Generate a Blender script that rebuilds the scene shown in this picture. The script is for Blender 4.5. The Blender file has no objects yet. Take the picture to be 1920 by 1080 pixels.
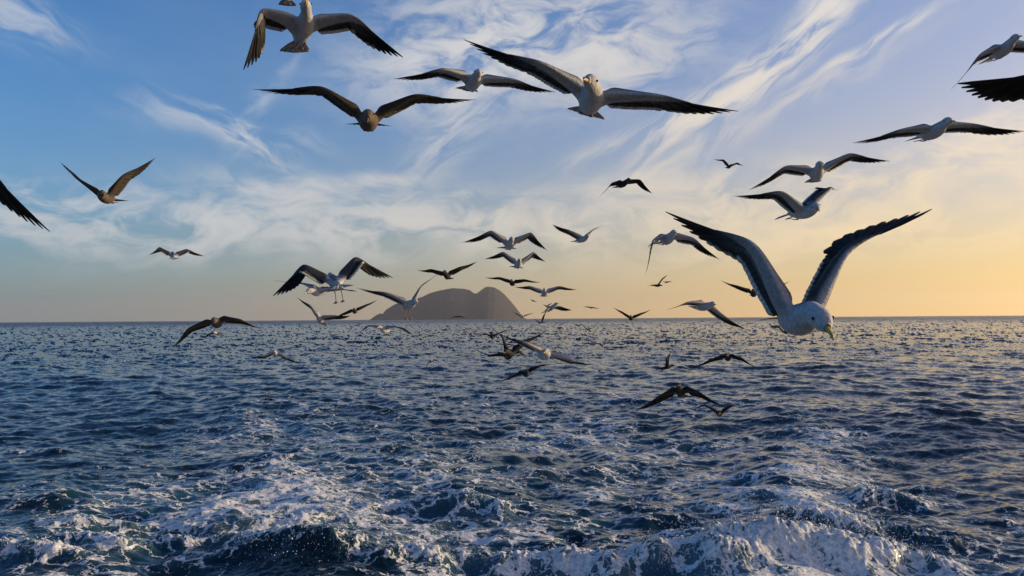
import bpy, math, random
import numpy as np
from mathutils import Matrix, Vector

# ------------------------------------------------------------------ camera, sky, sun, exposure
scene = bpy.context.scene
CAM_H = 4.5
FOCAL_PX = 1507.0            # focal length in pixels of a 1920 wide picture
PITCH = math.radians(2.17)
ROLL = math.radians(0.39)
cam_data = bpy.data.cameras.new('camera')
cam_data.sensor_width = 36.0
cam_data.lens = 36.0 * FOCAL_PX / 1920.0
cam_data.clip_start = 0.05
cam_data.clip_end = 60000.0
cam = bpy.data.objects.new('camera', cam_data)
scene.collection.objects.link(cam)
fwd = Vector((0, math.cos(PITCH), math.sin(PITCH)))
rt0 = Vector((1, 0, 0)); up0 = Vector((0, -math.sin(PITCH), math.cos(PITCH)))
up = up0 * math.cos(ROLL) + rt0 * math.sin(ROLL)
rt = rt0 * math.cos(ROLL) - up0 * math.sin(ROLL)
cam.matrix_world = Matrix(((rt.x, up.x, -fwd.x, 0), (rt.y, up.y, -fwd.y, 0), (rt.z, up.z, -fwd.z, CAM_H), (0, 0, 0, 1)))
scene.camera = cam

SUN_AZ = math.radians(77.0)      # clockwise from the view direction (+Y)
SUN_EL = math.radians(11.0)
sun_dir = Vector((math.sin(SUN_AZ) * math.cos(SUN_EL), math.cos(SUN_AZ) * math.cos(SUN_EL), math.sin(SUN_EL)))

scene.view_settings.view_transform = 'Standard'
scene.view_settings.look = 'None'
scene.view_settings.gamma = 1.0
scene.view_settings.exposure = 0.2

world = bpy.data.worlds.new('World')
scene.world = world
world.use_nodes = True
world.cycles.sampling_method = 'MANUAL'
world.cycles.sample_map_resolution = 512


class Nodes:
    """small helper to write node trees as expressions"""
    def __init__(self, tree):
        self.t = tree
        self.n = tree.nodes
        self.l = tree.links

    def put(self, sock, v):
        if v is None:
            return
        if hasattr(v, 'is_linked') or hasattr(v, 'links'):
            self.l.new(v, sock)
        else:
            if hasattr(sock.default_value, '__len__') and not hasattr(v, '__len__'):
                v = [v] * len(sock.default_value)
            if hasattr(v, '__len__') and hasattr(sock.default_value, '__len__') and len(v) == 3 and len(sock.default_value) == 4:
                v = (*v, 1.0)
            sock.default_value = v

    def m(self, op, a, b=None, c=None, clamp=False):
        n = self.n.new('ShaderNodeMath'); n.operation = op; n.use_clamp = clamp
        for i, v in enumerate((a, b, c)):
            self.put(n.inputs[i], v)
        return n.outputs[0]

    def v(self, op, a, b=None, scale=None):
        n = self.n.new('ShaderNodeVectorMath'); n.operation = op
        self.put(n.inputs[0], a)
        if b is not None:
            self.put(n.inputs[1], b)
        if scale is not None:
            self.put(n.inputs['Scale'], scale)
        return n.outputs['Value'] if op in ('DOT_PRODUCT', 'LENGTH', 'DISTANCE') else n.outputs['Vector']

    def xyz(self, x, y, z):
        n = self.n.new('ShaderNodeCombineXYZ')
        self.put(n.inputs[0], x); self.put(n.inputs[1], y); self.put(n.inputs[2], z)
        return n.outputs[0]

    def sep(self, v):
        n = self.n.new('ShaderNodeSeparateXYZ'); self.put(n.inputs[0], v)
        return n.outputs

    def mix(self, f, a, b):
        n = self.n.new('ShaderNodeMix'); n.data_type = 'RGBA'
        self.put(n.inputs[0], f); self.put(n.inputs[6], a); self.put(n.inputs[7], b)
        return n.outputs[2]

    def noise(self, vec, scale, detail=4, rough=0.55, dist=0.0, color=False):
        n = self.n.new('ShaderNodeTexNoise')
        self.put(n.inputs['Vector'], vec); self.put(n.inputs['Scale'], scale)
        n.inputs['Detail'].default_value = detail; n.inputs['Roughness'].default_value = rough
        n.inputs['Distortion'].default_value = dist
        return n.outputs['Color'] if color else n.outputs['Fac']

    def rng(self, v, a, b, c=0.0, d=1.0, smooth=True):
        n = self.n.new('ShaderNodeMapRange')
        n.interpolation_type = 'SMOOTHSTEP' if smooth else 'LINEAR'
        self.put(n.inputs[0], v)
        for i, q in enumerate((a, b, c, d)):
            self.put(n.inputs[i + 1], q)
        return n.outputs[0]

    def attr(self, name, out='Fac'):
        n = self.n.new('ShaderNodeAttribute'); n.attribute_name = name
        return n.outputs[out]


def px_az_el(x, y):
    """azimuth and elevation in degrees of a direction seen in the photograph"""
    d = fwd + rt * ((x - 960) / FOCAL_PX) + up * ((540 - y) / FOCAL_PX)
    d.normalize()
    return math.degrees(math.atan2(d.x, d.y)), math.degrees(math.asin(d.z))


def build_sky():
    N = Nodes(world.node_tree)
    N.n.clear()
    tc = N.n.new('ShaderNodeTexCoord').outputs['Generated']
    d = N.v('NORMALIZE', tc)
    x, y, z = N.sep(d)
    sky = N.n.new('ShaderNodeTexSky')
    sky.sky_type = 'NISHITA'
    sky.sun_disc = False
    sky.sun_elevation = SUN_EL
    sky.sun_rotation = SUN_AZ
    sky.altitude = 0.0
    sky.air_density = SKY_AIR
    sky.dust_density = SKY_DUST
    sky.ozone_density = SKY_OZONE
    az = N.m('MULTIPLY', N.m('ARCTAN2', x, y), 57.29578)
    el = N.m('MULTIPLY', N.m('ARCSINE', z), 57.29578)
    # cirrus: streaks of ice cloud lying in the sky, each a long soft ellipse broken up by stretched noise
    total = None
    warp = N.noise(N.xyz(az, el, 3.0), 0.11, 3, 0.55, color=True)
    wx, wy, wz = N.sep(warp)
    azw = N.m('ADD', az, N.m('MULTIPLY', N.m('SUBTRACT', wx, 0.5), 5.0))
    elw = N.m('ADD', el, N.m('MULTIPLY', N.m('SUBTRACT', wy, 0.5), 3.5))
    # three grains of torn ice cloud: rising to the right, level, and falling to the right
    grains = []
    for k, (ang, sc, fs, ft) in enumerate(((36, 1.0, .16, .75), (4, 0.8, .26, .62), (-22, 1.0, .2, .7))):
        a = math.radians(ang)
        s = N.m('ADD', N.m('MULTIPLY', azw, math.cos(a)), N.m('MULTIPLY', elw, math.sin(a)))
        t = N.m('SUBTRACT', N.m('MULTIPLY', elw, math.cos(a)), N.m('MULTIPLY', azw, math.sin(a)))
        nz = N.noise(N.xyz(N.m('MULTIPLY', s, fs * sc), N.m('MULTIPLY', t, ft * sc), k * 7.3), 1.0, 5, 0.62, 0.6)
        grains.append(N.rng(nz, 0.34, 0.70))
    sums = [None, None, None]
    for (px, py, ang, ln, wd, amp) in CIRRUS:
        ca, ce = px_az_el(px, py)
        a = math.radians(ang)
        k = 0 if ang > 18 else (2 if ang < -6 else 1)
        dx = N.m('SUBTRACT', azw, ca); dy = N.m('SUBTRACT', elw, ce)
        s = N.m('MULTIPLY_ADD', dx, math.cos(a) / ln, N.m('MULTIPLY', dy, math.sin(a) / ln))
        t = N.m('MULTIPLY_ADD', dy, math.cos(a) / wd, N.m('MULTIPLY', dx, -math.sin(a) / wd))
        q = N.m('MULTIPLY_ADD', s, s, N.m('MULTIPLY', t, t))
        g = N.m('MULTIPLY', N.m('POWER', 0.36788, q), amp)
        sums[k] = g if sums[k] is None else N.m('ADD', sums[k], g)
    for k in range(3):
        c = N.m('MULTIPLY', sums[k], grains[k])
        total = c if total is None else N.m('ADD', total, c)
    # thin high veil everywhere, denser to the horizon, so the sky goes on the same way outside the picture
    zz = N.m('ADD', N.m('MAXIMUM', z, 0.0), 0.06)
    pl = N.xyz(N.m('DIVIDE', x, zz), N.m('DIVIDE', y, zz), 0.0)
    veil = N.noise(N.v('MULTIPLY', pl, (0.45, 0.8, 1.0)), 1.0, 5, 0.6, 0.8)
    veil = N.rng(veil, 0.45, 0.80)
    total = N.m('ADD', total, N.m('MULTIPLY', veil, VEIL))
    cover = N.m('SUBTRACT', 1.0, N.m('EXPONENT', N.m('MULTIPLY', total, -1.7)))
    cover = N.m('MULTIPLY', cover, N.rng(z, 0.0, 0.03))
    # cloud light: sunlight scattered forward, warmer towards the sun and the horizon
    cosang = N.v('DOT_PRODUCT', d, tuple(sun_dir))
    near = N.rng(cosang, -0.20, 0.75, 0.0, 1.0)
    low = N.m('EXPONENT', N.m('MULTIPLY', el, -1.0 / 13.0))
    warm = N.m('MULTIPLY', near, N.m('ADD', 0.08, N.m('MULTIPLY', N.m('POWER', low, 1.3), 1.0)), clamp=True)
    ccol = N.mix(warm, CLOUD_COOL, CLOUD_WARM)
    ccol = N.mix(N.m('MULTIPLY', N.m('MULTIPLY', low, 0.6), N.m('SUBTRACT', 1.0, near)), ccol, CLOUD_LOW)
    ccol = N.v('SCALE', ccol, scale=N.m('ADD', 1.0, N.m('MULTIPLY', N.m('POWER', near, 3.0), 0.10)))
    # the low haze band: dust in the lowest air, lit by the low sun
    skyc = N.v('MULTIPLY', sky.outputs[0], SKY_TINT)
    skyc = N.v('SCALE', skyc, scale=SKY_STRENGTH)
    band = N.m('EXPONENT', N.m('MULTIPLY', N.m('MAXIMUM', el, 0.0), N.m('DIVIDE', -1.0, N.rng(az, -40.0, 62.0, BAND_EL * 0.8, BAND_EL * 1.6))))
    side = N.rng(az, -40.0, 62.0)
    bcol = N.mix(side, BAND_LEFT, BAND_RIGHT)
    skyc = N.mix(N.m('MULTIPLY', band, BAND_AMT), skyc, bcol)
    # aureole of the low sun outside the picture
    glow = N.m('POWER', N.m('MAXIMUM', cosang, 0.0), 13.0)
    out = N.mix(cover, skyc, ccol)
    out = N.v('ADD', out, N.v('SCALE', AUREOLE, scale=glow))
    bg = N.n.new('ShaderNodeBackground')
    N.put(bg.inputs[0], out)
    bg.inputs[1].default_value = 1.0
    wo = N.n.new('ShaderNodeOutputWorld')
    N.l.new(bg.outputs[0], wo.inputs[0])


# sky settings
AUREOLE = (2.2, 1.25, 0.36)
SKY_AIR, SKY_DUST, SKY_OZONE = 1.1, 0.4, 4.0
SKY_STRENGTH = 0.130
SKY_TINT = (0.56, 0.97, 1.28)
VEIL = 0.05
CLOUD_COOL = (0.58, 0.60, 0.64)
CLOUD_WARM = (0.92, 0.62, 0.20)
CLOUD_LOW = (0.50, 0.47, 0.42)
BAND_EL, BAND_AMT = 8.5, 0.96
BAND_LEFT = (0.22, 0.24, 0.245)
BAND_RIGHT = (1.20, 0.66, 0.085)
# x, y in the photograph, tilt, half length and half width in degrees, strength
CIRRUS = [
    (1400, 150, 38, 8.5, 1.2, 1.6), (1250, 235, 20, 5.5, 0.7, 1.0), (1500, 60, 45, 3.5, 1.3, 0.9),
    (1620, 95, 28, 4.5, 0.35, 1.0), (1490, 200, 25, 8.0, 0.7, 0.4),
    (1000, 60, 5, 9.0, 3.4, 1.1), (840, 110, 15, 6.0, 2.6, 0.9), (1150, 120, 12, 5.0, 2.4, 0.7),
    (850, 240, 50, 3.6, 1.6, 0.8), (430, 245, -12, 4.5, 0.9, 0.75), (500, 290, -30, 4.5, 0.8, 0.5),
    (490, 200, 60, 4.0, 0.6, 0.4), (690, 340, 5, 4.0, 0.45, 0.7), (540, 362, -8, 5.5, 0.6, 0.8),
    (20, 30, -20, 3.2, 1.2, 0.6),
    (250, 415, 3, 15.0, 1.7, 1.0), (60, 350, -3, 9.0, 0.8, 0.7), (650, 420, 2, 12.0, 1.8, 0.8),
    (900, 430, 4, 12.0, 1.6, 0.6), (1250, 345, 3, 6.0, 0.9, 0.6), (1300, 400, 8, 12.0, 1.6, 0.7),
    (1750, 330, 14, 14.0, 2.2, 0.6), (1850, 250, 16, 9.0, 1.2, 0.45), (1700, 430, 4, 14.0, 1.4, 0.7),
]
build_sky()

sun_data = bpy.data.lights.new('sun', 'SUN')
sun_data.energy = 4.2
sun_data.angle = math.radians(0.6)
sun_data.color = (1.0, 0.74, 0.44)
sun = bpy.data.objects.new('sun', sun_data)
scene.collection.objects.link(sun)
sun.rotation_euler = (-sun_dir).to_track_quat('-Z', 'Y').to_euler()
sun.location = sun_dir * 50

COL = scene.collection


# ------------------------------------------------------------------ materials
def new_mat(name):
    m = bpy.data.materials.new(name)
    m.use_nodes = True
    m.node_tree.nodes.clear()
    N = Nodes(m.node_tree)
    N.out = N.n.new('ShaderNodeOutputMaterial')
    return m, N


def principled(N, base, rough, spec=0.5, normal=None, ior=1.45, **kw):
    b = N.n.new('ShaderNodeBsdfPrincipled')
    N.put(b.inputs['Base Color'], base); N.put(b.inputs['Roughness'], rough)
    N.put(b.inputs['Specular IOR Level'], spec); N.put(b.inputs['IOR'], ior)
    if normal is not None:
        N.put(b.inputs['Normal'], normal)
    for k, v in kw.items():
        N.put(b.inputs[k], v)
    return b


# ------------------------------------------------------------------ the sea
rng = np.random.default_rng(7)


def ocean_patch(n, size, lam0, lam1, peak, wind_deg, spread, rms, seed):
    """one tile of random wind waves between two wavelengths: height, slopes and sideways (choppy) shift"""
    r = np.random.default_rng(seed)
    k1 = np.fft.fftfreq(n, size / n) * 2 * np.pi
    kx, ky = np.meshgrid(k1, k1, indexing='ij')
    k = np.hypot(kx, ky); k[0, 0] = 1e9
    lam = 2 * np.pi / k
    w = math.radians(wind_deg)
    cosw = np.maximum(0, (kx * math.cos(w) + ky * math.sin(w)) / k)
    kp = 2 * np.pi / peak
    S = np.exp(-1.25 * (kp / k) ** 2) / k ** 4 * (cosw ** spread + 0.04)
    S *= (1 / (1 + np.exp(-(lam - lam0) / (lam0 * .12)))) * (1 / (1 + np.exp((lam - lam1) / (lam1 * .12))))
    S[0, 0] = 0
    h = (r.normal(size=(n, n)) + 1j * r.normal(size=(n, n))) * np.sqrt(S)
    f = lambda a: np.real(np.fft.ifft2(a))
    H = f(h); sc = rms / H.std()
    out = [H * sc, f(1j * kx * h) * sc, f(1j * ky * h) * sc, f(1j * kx / k * h) * sc, f(1j * ky / k * h) * sc]
    return size, [o.astype(np.float32) for o in out]


def sample(patch, x, y):
    size, arrs = patch
    n = arrs[0].shape[0]
    u = (x / size * n) % n; v = (y / size * n) % n
    i = np.floor(u).astype(np.int32); j = np.floor(v).astype(np.int32)
    a = (u - i).astype(np.float32); b = (v - j).astype(np.float32)
    i %= n; j %= n; i2 = (i + 1) % n; j2 = (j + 1) % n
    return [(A[i, j] * (1 - a) + A[i2, j] * a) * (1 - b) + (A[i, j2] * (1 - a) + A[i2, j2] * a) * b for A in arrs]


def sstep(a, b, x):
    t = np.clip((x - a) / (b - a), 0, 1)
    return t * t * (3 - 2 * t)


# random smooth fields used for foam and froth
def fbm_patch(n, size, lam0, lam1, slope, seed):
    r = np.random.default_rng(seed)
    k1 = np.fft.fftfreq(n, size / n)
    kx, ky = np.meshgrid(k1, k1, indexing='ij')
    k = np.hypot(kx, ky); k[0, 0] = 1e9
    S = k ** (-slope) * (k > 1 / lam1) * (k < 1 / lam0)
    h = (r.normal(size=(n, n)) + 1j * r.normal(size=(n, n))) * S
    H = np.real(np.fft.ifft2(h)); H /= H.std()
    return size, [H.astype(np.float32)]


SWELL = ocean_patch(256, 420.0, 12.0, 70.0, 26.0, 255, 3, 0.15, 1)
CHOP = ocean_patch(1024, 103.0, 0.9, 12.0, 3.6, 250, 1.4, 0.060, 2)
RIPPLE = ocean_patch(512, 17.0, 0.13, 1.0, 0.8, 235, 0.8, 0.0125, 3)
FROTH = fbm_patch(512, 9.0, 0.05, 0.42, 1.6, 4)
PATCHY = fbm_patch(512, 60.0, 0.8, 14.0, 1.7, 5)
BOIL = fbm_patch(512, 40.0, 0.7, 5.0, 1.6, 6)

# breaking crests thrown up astern of the boat: x, distance, half length, half width, height, tilt, froth
CRESTS = [
    (-3.7, 14.5, 1.7, 0.7, 0.52, -6, 1.0), (-9.2, 14.2, 1.3, 0.6, 0.45, 6, 0.9), (-1.2, 14.6, 1.6, 0.5, 0.33, 4, 0.75),
    (-1.4, 19.0, 1.7, 0.55, 0.40, -3, 0.42), (5.6, 15.0, 2.3, 0.95, 0.60, -8, 1.0), (8.9, 19.6, 1.0, 0.6, 0.62, -25, 0.7),
    (1.6, 14.8, 1.8, 0.6, 0.36, 4, 0.85), (-6.4, 15.6, 2.4, 0.5, 0.26, 8, 0.55), (-4.4, 17.4, 1.0, 0.4, 0.25, 20, 0.5),
    (7.2, 16.6, 1.6, 0.5, 0.35, -20, 0.8), (3.2, 14.4, 1.3, 0.5, 0.4, -6, 0.9), (-7.6, 17.0, 1.8, 0.4, 0.16, -4, 0.4),
]


def sea_fields(x, y, r):
    """height, slopes, shift and foam of the sea at points of the plane"""
    s = sample(SWELL, x * .94 - y * .34, x * .34 + y * .94)
    c = sample(CHOP, x, y)
    p = sample(RIPPLE, x * .8 + y * .6, -x * .6 + y * .8)
    near = 1 - sstep(90, 260, r)
    h = s[0] + c[0] + p[0] * near
    sx = s[1] * .94 + s[2] * .34 + c[1] + p[1] * .8 - p[2] * .6
    sy = -s[1] * .34 + s[2] * .94 + c[2] + p[1] * .6 + p[2] * .8
    dx = (s[3] * .94 + s[4] * .34) * .8 + c[3] * .50 + (p[3] * .8 - p[4] * .6) * .4 * near
    dy = (-s[3] * .34 + s[4] * .94) * .8 + c[4] * .50 + (p[3] * .6 + p[4] * .8) * .4 * near
    # the boat's own waves: two diverging crests either side of the wake
    for sgn, off, amp in ((1, 2.0, .42), (-1, 1.0, .34), (1, 7.5, .22), (-1, 6.0, .2)):
        lx = off + (y - 8) * .40
        wdt = 1.2 + r * .022
        q = (x * sgn - lx) / wdt
        wob = 0.65 + 0.35 * np.sin(y * .21 + sgn * 1.3 + off)
        fall = np.exp(-np.maximum(y - 14, 0) / 55.0) * sstep(-5, 10, y)
        e = amp * wob * fall * np.exp(-q * q)
        h = h + e
        sx = sx - 2 * q / wdt * e * sgn
    # turbulent wake water
    wk = np.exp(-((x + .5) / (8.5 + y * .20)) ** 4) * np.exp(-np.maximum(y - 18, 0) / 36.0) * sstep(0, 6, y)
    pat = sample(PATCHY, x, y)[0]; boil = sample(BOIL, x, y)[0]; fr = np.tanh(sample(FROTH, x, y)[0] * .8)
    h = (h - c[0] * wk * .35) + wk * boil * .06
    foam = wk * (0.60 + .20 * pat + .10 * boil)
    aer = np.clip(wk * (0.75 + .3 * pat) + .1 * wk, 0, 1)
    # loose foam lines on the diverging crests
    for sgn, off in ((1, 2.6), (-1, 1.4)):
        q = (x * sgn - off - (y - 8) * .40) / (1.0 + r * .015)
        foam = foam + np.exp(-q * q) * np.exp(-np.maximum(y - 16, 0) / 14.0) * (.42 + .25 * pat)
    froth = np.zeros_like(h)
    for (cx, cy, ln, wd, ht, tilt, fo) in CRESTS:
        t = math.radians(tilt)
        u = ((x - cx) * math.cos(t) + (y - cy) * math.sin(t)) / ln
        v = (-(x - cx) * math.sin(t) + (y - cy) * math.cos(t)) / wd + .35 * pat * .5 + .25 * boil
        prof = np.where(v > 0, np.exp(-(v * .8) ** 2), np.exp(-(v * 1.5) ** 2))
        e = np.exp(-np.abs(u) ** 2.6) * prof
        h = h + .58 * ht * e * (1 + .12 * boil)
        m = sstep(.22, .85, e + .13 * fr + .10 * boil) * fo
        foam = foam + m * .42
        froth = np.maximum(froth, m)
        aer = np.clip(aer + e * .5, 0, 1)
    foam = foam + .26 * np.exp(-np.maximum(y - 12.5, 0) / 2.4) * np.exp(-(x / 11.0) ** 4)
    fr2 = np.tanh(sample(FROTH, x * .45 + 3.1, y * .45 + 1.7)[0])
    h = h + froth * (np.abs(fr) * .045 + np.abs(fr2) * .09) + np.clip(foam, 0, 1) * wk * fr * .008
    return h, sx, sy, dx, dy, np.clip(foam, 0, 1.4), aer, froth


def build_sea():
    deg = np.concatenate([np.linspace(-180, -44, 30)[:-1], np.linspace(-44, 44, 1180), np.linspace(44, 180, 30)[1:]])
    az = np.radians(deg)
    rows = np.concatenate([np.linspace(3618 / 3.0, 330, 14)[:-1], np.arange(330, 120, -.52), np.arange(120, 4, -.34), np.arange(4, .42, -.22)])
    rad = np.concatenate([3618 / rows, [9000.0]])
    R, A = np.meshgrid(rad, az, indexing='ij')
    x = R * np.sin(A); y = R * np.cos(A)
    h, sx, sy, dx, dy, foam, aer, froth = sea_fields(x, y, R)
    far = 1 - sstep(2500, 9000, R)
    chop = 1 - sstep(250, 700, R)
    nr, nc = R.shape
    co = np.stack([x + dx * chop, y + dy * chop, h * far], -1).reshape(-1, 3)
    idx = np.arange(nr * nc).reshape(nr, nc)
    q = np.stack([idx[:-1, :-1], idx[:-1, 1:], idx[1:, 1:], idx[1:, :-1]], -1).reshape(-1, 4)[:, ::-1]
    # close the disc under the boat
    co = np.concatenate([co, [[0, 0, 0]]])
    tri = [(len(co) - 1, idx[0, j + 1], idx[0, j]) for j in range(nc - 1)]
    nf = len(q)
    me = bpy.data.meshes.new('sea')
    me.vertices.add(len(co)); me.vertices.foreach_set('co', co.astype(np.float32).ravel())
    loops = np.concatenate([q.ravel(), np.array(tri).ravel()]).astype(np.int32)
    me.loops.add(len(loops)); me.loops.foreach_set('vertex_index', loops)
    me.polygons.add(nf + len(tri))
    start = np.concatenate([np.arange(nf) * 4, nf * 4 + np.arange(len(tri)) * 3]).astype(np.int32)
    me.polygons.foreach_set('loop_start', start)
    me.polygons.foreach_set('use_smooth', np.ones(nf + len(tri), dtype=bool))
    me.update(calc_edges=True)
    me.validate()
    for nm, v in (('foam', foam), ('aerated', aer)):
        a = me.attributes.new(nm, 'FLOAT', 'POINT')
        a.data.foreach_set('value', np.concatenate([v.ravel(), [0]]).astype(np.float32))
    a = me.attributes.new('slope', 'FLOAT_VECTOR', 'POINT')
    s = np.stack([sx, sy, np.zeros_like(sx)], -1).reshape(-1, 3)
    a.data.foreach_set('vector', np.concatenate([s, [[0, 0, 0]]]).astype(np.float32).ravel())
    me.materials.append(sea_material())
    o = bpy.data.objects.new('sea', me)
    COL.objects.link(o)
    o['kind'] = 'structure'
    return o


def sea_material():
    m, N = new_mat('sea_water')
    geo = N.n.new('ShaderNodeNewGeometry')
    P = geo.outputs['Position']; Nn = geo.outputs['Normal']
    px, py, pz = N.sep(P)
    dist = N.v('LENGTH', P)
    slope = N.attr('slope', 'Vector')
    farw = N.rng(dist, 35.0, 160.0, 0.0, 1.0)
    calm = N.rng(dist, 150.0, 1500.0, 1.0, 0.45)
    tilt = N.v('SCALE', slope, scale=N.m('MULTIPLY', N.m('MULTIPLY', farw, calm), -SEA_FAR))
    # short ripples, too small for the mesh
    rip = N.noise(N.v('MULTIPLY', P, (0.9, 1.9, 1.0)), 2.6, 5, 0.66, color=True)
    rip = N.v('SUBTRACT', rip, (0.5, 0.5, 0.5))
    rip2 = N.noise(N.v('MULTIPLY', P, (0.4, 1.5, 1.0)), 0.35, 4, 0.6, color=True)
    rip2 = N.v('SUBTRACT', rip2, (0.5, 0.5, 0.5))
    d = N.v('ADD', N.v('SCALE', rip, scale=SEA_RIPPLE), N.v('SCALE', rip2, scale=N.m('MULTIPLY', farw, SEA_RIPPLE2)))
    d = N.v('MULTIPLY', d, (1, 1, 0))
    nor = N.v('NORMALIZE', N.v('ADD', N.v('ADD', Nn, tilt), d))
    foam = N.attr('foam'); aer = N.attr('aerated')
    # foam web: torn strands round the cells, closing to white where the foam is thick
    wv = N.v('ADD', N.v('MULTIPLY', P, (1, 1, 0)), N.v('MULTIPLY', N.v('SUBTRACT', N.noise(P, 1.1, 4, 0.6, color=True), (0.5, 0.5, 0.5)), (1.5, 1.5, 0)))
    vor = N.n.new('ShaderNodeTexVoronoi'); vor.feature = 'DISTANCE_TO_EDGE'
    N.put(vor.inputs['Vector'], N.v('MULTIPLY', wv, (0.8, 1.15, 1.0))); vor.inputs['Scale'].default_value = 1.6
    vor2 = N.n.new('ShaderNodeTexVoronoi'); vor2.feature = 'DISTANCE_TO_EDGE'
    N.put(vor2.inputs['Vector'], wv); vor2.inputs['Scale'].default_value = 5.5
    fine = N.noise(P, 9.0, 6, 0.75)
    broad = N.noise(P, 0.55, 4, 0.6)
    web = N.m('SUBTRACT', 1.0, N.m('MULTIPLY', vor.outputs['Distance'], 3.4), clamp=True)
    web2 = N.m('SUBTRACT', 1.0, N.m('MULTIPLY', vor2.outputs['Distance'], 3.0), clamp=True)
    lace = N.m('ADD', N.m('MULTIPLY', N.m('POWER', web, 4.0), 0.55), N.m('MULTIPLY', N.m('POWER', web2, 3.0), 0.38))
    pat = N.m('ADD', N.m('MULTIPLY', lace, N.m('ADD', 0.45, N.m('MULTIPLY', fine, 1.1))), N.m('MULTIPLY', fine, 0.40))
    pat = N.m('ADD', pat, N.m('MULTIPLY', N.m('SUBTRACT', broad, 0.5), 0.8))
    th = N.m('SUBTRACT', 1.0, N.m('MULTIPLY', N.m('POWER', N.m('MAXIMUM', foam, 0.0), 0.75), 0.62))
    cover = N.rng(pat, th, N.m('ADD', th, 0.17))
    cover = N.m('MULTIPLY', cover, N.rng(foam, 0.04, 0.35))
    cover = N.m('MULTIPLY', cover, N.rng(N.noise(P, 11.0, 5, 0.72), 0.30, 0.62, 0.35, 1.0))
    # bubbles just under the surface: a milky sheet below the lace
    milk = N.rng(N.m('ADD', foam, N.m('MULTIPLY', N.m('SUBTRACT', broad, 0.5), 0.9)), 0.45, 1.25)
    # body colour of the water: deep navy, lifted to blue-green where the screws have beaten air into it
    mottled = N.rng(N.noise(P, 0.32, 4, 0.6), 0.35, 0.7)
    deep = SEA_DEEP
    airy = N.mix(mottled, SEA_AIR_A, SEA_AIR_B)
    base = N.mix(N.m('MULTIPLY', aer, 0.85), deep, airy)
    base = N.mix(N.m('MULTIPLY', milk, 0.40), base, SEA_MILK)
    rough = N.m('ADD', SEA_ROUGH, N.m('ADD', N.m('MULTIPLY', farw, 0.06), N.rng(dist, 120.0, 1500.0, 0.0, 0.24)))
    water = principled(N, base, rough, 0.32, nor, 1.333)
    bmp = N.n.new('ShaderNodeBump'); bmp.inputs['Strength'].default_value = 0.7; bmp.inputs['Distance'].default_value = 0.05
    N.put(bmp.inputs['Height'], N.m('ADD', fine, N.noise(P, 22.0, 4, 0.6)))
    froth = principled(N, (0.80, 0.81, 0.82), 0.7, 0.25, bmp.outputs[0])
    froth.inputs['Subsurface Weight'].default_value = 0.0
    mx = N.n.new('ShaderNodeMixShader')
    N.put(mx.inputs[0], cover)
    N.l.new(water.outputs[0], mx.inputs[1]); N.l.new(froth.outputs[0], mx.inputs[2])
    N.l.new(mx.outputs[0], N.out.inputs['Surface'])
    return m


SEA_FAR, SEA_RIPPLE, SEA_RIPPLE2, SEA_ROUGH = 1.25, 0.42, 0.28, 0.07
SEA_DEEP = (0.002, 0.006, 0.012)
SEA_MILK = (0.16, 0.22, 0.24)
SEA_AIR_A = (0.010, 0.046, 0.066)
SEA_AIR_B = (0.020, 0.085, 0.135)
sea = build_sea()


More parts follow.
